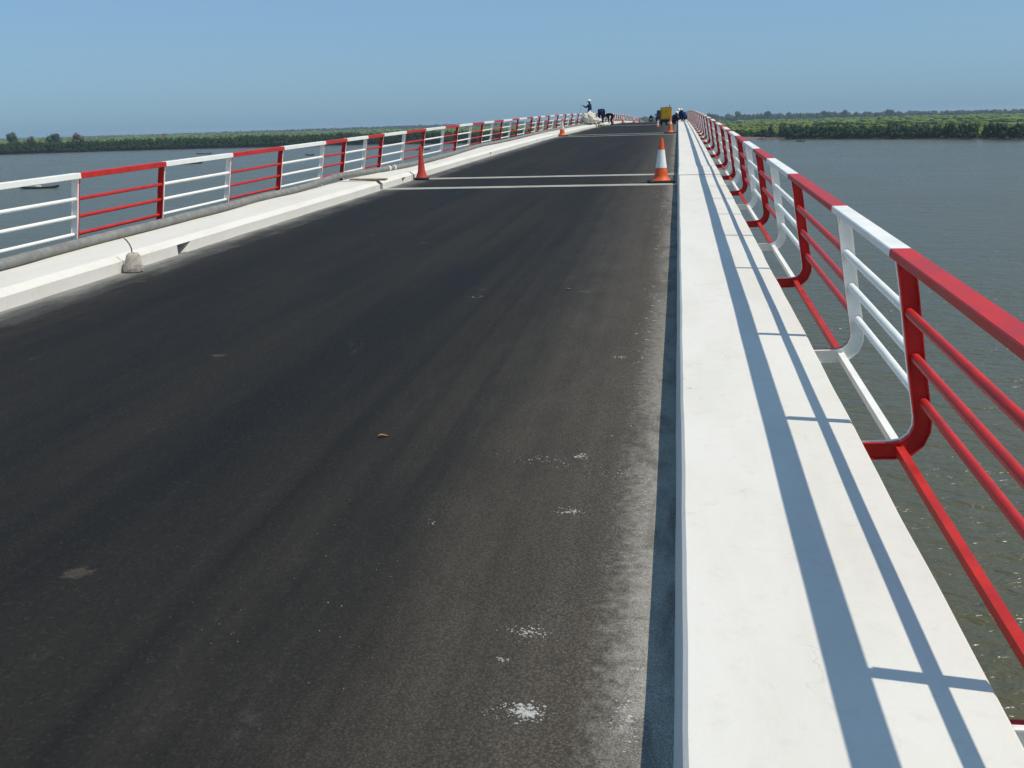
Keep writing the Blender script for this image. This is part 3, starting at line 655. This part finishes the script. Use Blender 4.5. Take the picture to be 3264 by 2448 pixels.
b2 = dict(BENT); b2.update(ell=(-.19, .28, .64), wrl=(-.10, .24, .40), elr=(.19, .30, .62), wrr=(.10, .20, .36), knl=(-.13, .06, .46), knr=(.13, .06, .46), head=(0, .48, .84), crown=(0, .52, .80), chin=(0, .43, .88), belly=(0, .03, .93))
person(at(-5.08, 80.8, .002), R(88), b2, 'black', 'worker in black bent sideways over the joint between heap and cones', scale=.93)
person(at(-.30, 78.0, .002), R(-70), SQUAT, 'navy', 'worker in white helmet squatting on the road beside the white walkway end')
person(at(.20, 83.0, ZK + .004), R(150), SQUAT, 'navy', 'worker in dark blue crouching on the walkway nearer to the squatting worker', scale=1.02)
person(at(.50, 82.6, ZK + .004), R(60), SQUAT, 'blue', 'worker in blue crouching on the walkway close to the railing')
b = MB(); p0 = Vector(at(-6.42, 76.6, ZK)) + Matrix.Rotation(R(80), 3, 'Z') @ Vector((-.15, .56, 1.44))
b.tube([p0 + Vector((.02, 0, .1)), p0, p0 + Vector((-.10, .05, -.35)), p0 + Vector((-.22, .10, -.75))], .010, 6); tag(b.build('rod', MT['steel']), 'thin dark rod held in the raised hand of the standing worker', 'rod')

# ------------------------------------------------------------------ heap of white sheeting at the open joint
import bmesh
def crumple(name, loc, sx_, sy_, sz_, seed, mat, sub=4):
    bm = bmesh.new(); bmesh.ops.create_icosphere(bm, subdivisions=sub, radius=1)
    from mathutils import noise
    for v in bm.verts:
        p = v.co.copy(); q = Vector((p.x + .5 * p.z, p.y, p.z * .45)); n = noise.noise(p * 1.1 + Vector((seed, 0, 0))); rdg = abs(noise.noise(q * 2.1 + Vector((0, seed, 0)))); c2 = abs(noise.noise(q * 4.6 + Vector((seed, seed, 0))))
        k = .95 + .32 * n - .55 * (rdg) - .22 * c2
        v.co = Vector((p.x * sx_ * k, p.y * sy_ * k, (p.z * .5 + .5) * sz_ * (k + .15)))
        if v.co.z < .02: v.co.z = .02
    me = bpy.data.meshes.new(name); bm.to_mesh(me); bm.free(); me.materials.append(mat)
    me.polygons.foreach_set('use_smooth', [True] * len(me.polygons))
    o = bpy.data.objects.new(name, me); COL.objects.link(o); o.location = loc; return o
tag(crumple('sheeting_heap', at(-6.30, 75.2, ZK), .60, 1.0, .94, 3.1, MT['tarp']), 'big crumpled heap of off white sheeting against the left railing', 'sheeting')
tag(crumple('sheeting_heap', at(-5.95, 76.6, ZK + .0), .45, .8, .46, 8.4, MT['tarp']), 'low fold of off white sheeting spilling from the heap over the kerb', 'sheeting')
tag(crumple('sheeting_heap', at(-5.62, 78.2, .0), .42, .55, .24, 5.7, MT['tarp']), 'flat wad of off white sheeting lying on the road at the workers feet', 'sheeting')
tag(crumple('rubble_pile', at(.42, 79.1, -.05), .34, .35, .22, 2.2, MT['lump'], 3), 'small pile of pale rubble in the gap at the walkway end', 'rubble')

# ------------------------------------------------------------------ yellow generator
def wheel(parent, x, y, r, wd):
    b = MB(); n = 20; pr_ = [(r * .62, -wd), (r * .92, -wd), (r, -wd * .6), (r, wd * .6), (r * .92, wd), (r * .62, wd)]
    b.loft([[(x + z, y + q * math.cos(2 * math.pi * k / n), r + q * math.sin(2 * math.pi * k / n)) for k in range(n)] for q, z in pr_]); o = b.build('wheel', MT['rubber'], parent, smooth=True)
    b = MB(); pr_ = [(.01, -wd * .7), (r * .6, -wd * .8), (r * .6, wd * .8), (.01, wd * .7)]
    b.loft([[(x + z, y + q * math.cos(2 * math.pi * k / n), r + q * math.sin(2 * math.pi * k / n)) for k in range(n)] for q, z in pr_]); b.build('rim', MT['band_old'], o)
g = empty('generator', at(-.83, 77.0, .002), R(2)); tag(g, 'yellow generator cabinet on a dark two wheeled trailer on the road', 'generator')
b = MB(); b.bbox(-.40, .40, -.05, 1.55, .40, 1.24, .015); b.build('cabinet', MT['yellow'], g)
b = MB(); b.bbox(-.345, .345, -.068, -.048, .45, 1.19, .008); b.build('end_panel', MT['yellow'], g)
b = MB(); b.bbox(-.41, .41, -.06, 1.56, 1.242, 1.262, .008); b.build('roof', MT['yellow'], g)
b = MB(); b.box(-.045, .045, -.078, -.066, .96, 1.0); b.build('handle', MT['dark'], g)
b = MB(); b.box(-.05, .09, .3, .44, 1.262, 1.30); b.build('filler_cap', MT['dark'], g)
b = MB(); b.tube([(.24, .5, 1.26), (.24, .5, 1.38), (.245, .47, 1.43)], .028, 10); b.build('exhaust', MT['dark'], g, smooth=True)
for q in range(5): b = MB(); b.box(-.405, -.399, .3 + q * .2, .42 + q * .2, .6, 1.0); b.build('louvre', MT['dark'], g)
b = MB(); b.box(-.36, .36, -.04, 1.5, .20, .398); b.build('chassis', MT['dark'], g)
b = MB(); b.tube([(0, 1.5, .3), (0, 2.3, .32)], .035, 8); b.build('tow_bar', MT['dark'], g)
b = MB(); b.tube([(0, 2.2, .30), (0, 2.2, .02)], .025, 8); b.build('jockey_leg', MT['dark'], g)
for s in (-1, 1): wheel(g, s * .36, .5, .23, .07)
b = MB(); b.box(.10, .32, -.05, -.042, .10, .18); b.build('number_plate', MT['band'], g)
b = MB(); b.box(-.02, .2, -.035, -.015, .0, .2); b.build('rear_prop', MT['dark'], g)

# ------------------------------------------------------------------ dark off-road car beyond the crest
cw = empty('parked_car', at(-2.36, 158.0, .002)); tag(cw, 'dark grey off road car parked beyond the yellow generator', 'car')
b = MB(); sp_ = [(-2.25, .45), (-2.3, .75), (-2.2, 1.05), (2.1, 1.05), (2.3, .9), (2.3, .45)]
b.loft([[(x * s, y, z) for y, z in sp_] for x, s in ((-.88, 1), (-.84, 1.0))] + [[(x, y, z) for y, z in sp_] for x in (.84, .88)]); b.build('body', MT['car'], cw)
b = MB(); b.loft([[(-.82, -2.15, 1.052), (.82, -2.15, 1.052), (.82, 1.0, 1.052), (-.82, 1.0, 1.052)], [(-.68, -2.0, 1.78), (.68, -2.0, 1.78), (.68, .35, 1.78), (-.68, .35, 1.78)]]); b.build('cabin', MT['car'], cw)
b = MB(); b.loft([[(-.70, -2.14, 1.14), (.70, -2.14, 1.14), (.70, -2.12, 1.14), (-.70, -2.12, 1.14)], [(-.60, -2.04, 1.66), (.60, -2.04, 1.66), (.60, -2.02, 1.66), (-.60, -2.02, 1.66)]]); b.build('rear_window', MT['glass'], cw)
for s in (-1, 1):
    for ya, yb_ in ((-1.9, -.9), (-.8, .3)):
        b = MB(); b.loft([[(s * .805, ya, 1.14), (s * .805, yb_ + .1, 1.14), (s * .80, yb_ + .1, 1.14), (s * .80, ya, 1.14)], [(s * .712, ya, 1.66), (s * .712, yb_, 1.66), (s * .70, yb_, 1.66), (s * .70, ya, 1.66)]]); b.build('side_window', MT['glass'], cw)
    b = MB(); b.bbox(s * 1.0 - .1, s * 1.0 + .1, .45, .55, 1.08, 1.26, .02); b.build('mirror', MT['dark'], cw)
    b = MB(); b.box(s * .76 - .08, s * .76 + .08, -2.33, -2.27, .8, 1.0); b.build('tail_light', MT['redcone'], cw)
    for y in (-1.4, 1.4): wheel(cw, s * .76, y, .37, .12)
b = MB(); b.bbox(-.9, .9, -2.42, -2.26, .45, .62, .03); b.build('bumper', MT['dark'], cw)
b = MB(); b.lathe([(.01, -.09), (.34, -.08), (.37, -.03), (.37, .05), (.3, .09), (.01, .09)], 18); b.v = [(x, -2.40 - z, .95 + y) for x, y, z in b.v]; b.build('spare_wheel', MT['rubber'], cw, smooth=True)

# ------------------------------------------------------------------ motorbike and rider far off
mb_ = empty('motorbike', at(-4.75, 188.0, .002)); tag(mb_, 'small dark motorbike coming over the far side of the crest', 'motorbike')
wb = empty('x'); bpy.data.objects.remove(wb)
def mwheel(y):
    b = MB(); n = 18
    b.loft([[(z, y + q * math.cos(2 * math.pi * k / n), .3 + q * math.sin(2 * math.pi * k / n)) for k in range(n)] for q, z in ((.2, -.04), (.28, -.05), (.3, 0), (.28, .05), (.2, .04), (.2, -.04))]); b.build('wheel', MT['rubber'], mb_)
mwheel(-.62); mwheel(.62)
b = MB(); b.bbox(-.12, .12, -.35, .35, .35, .72, .04); b.build('engine', MT['dark'], mb_)
b = MB(); b.bbox(-.14, .14, -.15, .6, .74, .84, .03); b.build('seat', MT['black'], mb_)
b = MB(); b.bbox(-.14, .14, -.45, -.12, .74, .92, .05); b.build('tank', MT['redcone'], mb_)
for s in (-1, 1):
    b = MB(); b.tube([(s * .08, -.62, .3), (s * .08, -.45, .98)], .025, 8); b.build('fork', MT['dark'], mb_)
b = MB(); b.tube([(-.36, -.35, 1.02), (0, -.45, 1.0), (.36, -.35, 1.02)], .018, 8); b.build('handlebar', MT['dark'], mb_)
b = MB(); b.lathe([(.02, 0), (.09, .02), (.09, .08), (.05, .12)], 14); b.v = [(x, -.62 + z, .92 + y) for x, y, z in b.v]; b.build('headlight', MT['band'], mb_)
b = MB(); b.bbox(-.07, .07, .35, .60, .26, .70, .02); b.build('rear_mount', MT['dark'], mb_)
RIDE = dict(pelvis=(0, 0, .95), belly=(0, .03, 1.1), chest=(0, .1, 1.32), neck=(0, .13, 1.48), chin=(0, .15, 1.54), head=(0, .16, 1.62), crown=(0, .16, 1.69), shl=(-.18, .1, 1.4), shr=(.18, .1, 1.4), ell=(-.3, .3, 1.2), wrl=(-.32, .50, 1.06), elr=(.3, .3, 1.2), wrr=(.32, .50, 1.06),
            hil=(-.12, .02, .92), knl=(-.24, .38, .80), anl=(-.22, .15, .40), tol=(-.23, .3, .34), hir=(.12, .02, .92), knr=(.24, .38, .80), anr=(.22, .15, .40), tor=(.23, .3, .34))
person(at(-4.75, 188.15, .0), R(180), RIDE, 'black', 'person in dark clothes riding the distant motorbike', helmet=False, gloves=False)

# ------------------------------------------------------------------ canoes on the river
def canoe(x, y, L, rz, mat, label, wdt=.6, cargo=None, group=None):
    t = empty('canoe', (x, y, WZ), rz); tag(t, label, 'canoe', group); b = MB(); rg = []; ri = []
    for k in range(17):
        u = -1 + 2 * k / 16; ww = wdt * (1 - abs(u) ** 2.6) + .03; sh = .38 + .42 * abs(u) ** 3; dp = -.12 + .35 * abs(u) ** 4
        rg.append([(u * L / 2, -ww, sh), (u * L / 2, -ww * .75, dp + .1), (u * L / 2, 0, dp), (u * L / 2, ww * .75, dp + .1), (u * L / 2, ww, sh), (u * L / 2, ww * .86, sh - .01), (u * L / 2, ww * .6, dp + .16), (u * L / 2, 0, dp + .1), (u * L / 2, -ww * .6, dp + .16), (u * L / 2, -ww * .86, sh - .01)])
    b.loft(rg); b.build('hull', MT[mat], t, smooth=True)
    for u in (-.5, 0, .45):
        b = MB(); b.box(u * L / 2 - .1, u * L / 2 + .1, -wdt * .8, wdt * .8, .30, .335); b.build('thwart', MT['hull2'], t)
    if cargo:
        o = crumple('net_bundle', (x + cargo * math.cos(rz), y + cargo * math.sin(rz), WZ + .12), .9, .42, .7, 4.4, MT['tarp'], 3); tag(o, 'pale net bundle lying in the middle of the nearest canoe', 'net bundle')
    return t
canoe(-147.6, 219, 8.9, R(15), 'hull', 'long weathered canoe with a pale bundle amidships on the river', .55, -.3)
canoe(-183.2, 367, 10.2, R(49), 'hull', 'long dark canoe half hidden by a red railing post', .6)
canoe(-176.6, 299.5, 7, R(20), 'hull', 'dark canoe just under the top rail of a red railing panel', .6)
canoe(-252, 522, 8, R(25), 'hull', 'dark canoe near the mangroves above a white top rail', .6)
canoe(-125.5, 499.8, 8.5, R(39), 'hull', 'dark canoe seen beside the plain red cone', .6)
canoe(-164.7, 447, 7.5, R(-40), 'hull', 'small dark canoe between two white rails', .55)
c_ = canoe(55.1, 482.7, 4.6, R(-40), 'hull2', 'small pale canoe with a person near the mangrove bank', .5)
SIT = dict(SQUAT); person((55.1, 482.7, WZ + .0), R(120), SIT, 'navy', 'person crouching in the small pale canoe', helmet=False, gloves=False)

# ------------------------------------------------------------------ litter on the road: mortar flecks, leaves, pebbles
def onroad(x, y): return prof(y) + .004
def flecks(name, spots, mat, label, seed):
    g = random.Random(seed); b = MB()
    for (cx, cy, rx, ry_, n, s0, s1) in spots:
        for _ in range(n):
            x = cx + g.gauss(0, rx * .5); y = cy + g.gauss(0, ry_ * .5)
            if x > -.02 or x < -5.85: continue
            q = math.hypot((x - cx) / rx, (y - cy) / ry_); s = (s0 + (s1 - s0) * g.random() ** 2.2) * max(.35, 1.15 - .6 * q); a0 = g.random() * 6.28; k = g.randint(7, 10); ex = g.uniform(.8, 2.0)
            pts = [(x + s * ex * g.uniform(.3, 1.4) * math.cos(a0 + 6.283 * j / k), y + s * g.uniform(.3, 1.4) * math.sin(a0 + 6.283 * j / k)) for j in range(k)]
            b.loft([[(px_, py_, onroad(px_, py_) - .004) for px_, py_ in pts], [(x + (px_ - x) * .85, y + (py_ - y) * .85, onroad(px_, py_) - .0022 + g.uniform(0, .0005)) for px_, py_ in pts]])
    o = b.build(name, mat); tag(o, label, 'litter', kind='stuff'); return o
flecks('mortar_splashes', [(-.398, 2.494, .055, .045, 90, .003, .009), (-.43, 2.49, .11, .06, 60, .0015, .004), (-.46, 2.925, .085, .05, 70, .0018, .005), (-.516, 2.759, .02, .02, 16, .002, .005), (-.12, 2.52, .06, .10, 80, .0018, .006), (-.105, 2.40, .05, .12, 60, .0015, .005), (-.094, 2.751, .035, .012, 22, .003, .006), (-.427, 3.93, .06, .05, 46, .002, .007), (-.44, 4.60, .05, .05, 30, .003, .008), (-.60, 4.53, .16, .10, 40, .002, .005), (-.355, 6.527, .05, .04, 22, .004, .009), (-.24, 4.41, .16, .22, 40, .0015, .004),
        (-.20, 7.5, .2, 3.0, 60, .003, .010), (-.16, 12, .14, 6, 70, .004, .014), (-.2, 17, .22, 4, 50, .005, .018), (-.976, 3.762, .03, .03, 6, .002, .005), (-1.738, 8.648, .1, .1, 8, .004, .010), (-1.2, 3.2, .8, 1.0, 60, .0008, .002), (-.10, 4, .10, 3, 120, .0015, .005)],
       MT['splash'], 'white mortar flecks splashed on the asphalt near the right kerb', 3)
flecks('pebbles', [(-1.5, 4, 1.8, 3.0, 60, .002, .006), (-3.2, 7, 2.0, 4.0, 60, .003, .009)], MT['gap'], 'tiny dark pebbles strewn over the asphalt', 9)
def leaf(x, y, L, a, label, mat='leafdry'):
    b = MB(); top = []; n = 7
    for k in range(n):
        u = k / (n - 1); ww = L * .18 * math.sin(math.pi * (u * .9 + .05)); z = .006 + .005 * math.sin(u * 5)
        top.append([(u * L - L / 2, -ww, z + .004), (u * L - L / 2, 0, z), (u * L - L / 2, ww, z + .006), (u * L - L / 2, 0, z - .003)])
    b.loft(top); o = b.build('dry_leaf', MT[mat], loc=(x, y, prof(y)), smooth=True); o.rotation_euler = (0, 0, a); tag(o, label, 'leaf')
leaf(-1.493, 4.82, .055, .5, 'curled brown dry leaf lying near a dark pebble on open asphalt')
leaf(-.953, 8.95, .05, .1, 'yellowish dry leaf lying alone farther along the open asphalt')

# ------------------------------------------------------------------ haze
b = MB(); b.box(-8950, 8950, -2950, 8950, WZ - 1.2, 14.0)
hz = b.build('haze', []); tag(hz, 'thin pale haze over the river and marsh', 'haze', kind='stuff')
hm = bpy.data.materials.new('haze_air'); hm.use_nodes = True; ht = hm.node_tree; ht.nodes.clear()
pv = ht.nodes.new('ShaderNodeVolumePrincipled'); pv.inputs['Color'].default_value = (.66, .85, 1.0, 1); pv.inputs['Density'].default_value = .00014; pv.inputs['Anisotropy'].default_value = .1
om = ht.nodes.new('ShaderNodeOutputMaterial'); ht.links.new(pv.outputs[0], om.inputs['Volume'])
hz.data.materials.append(hm)
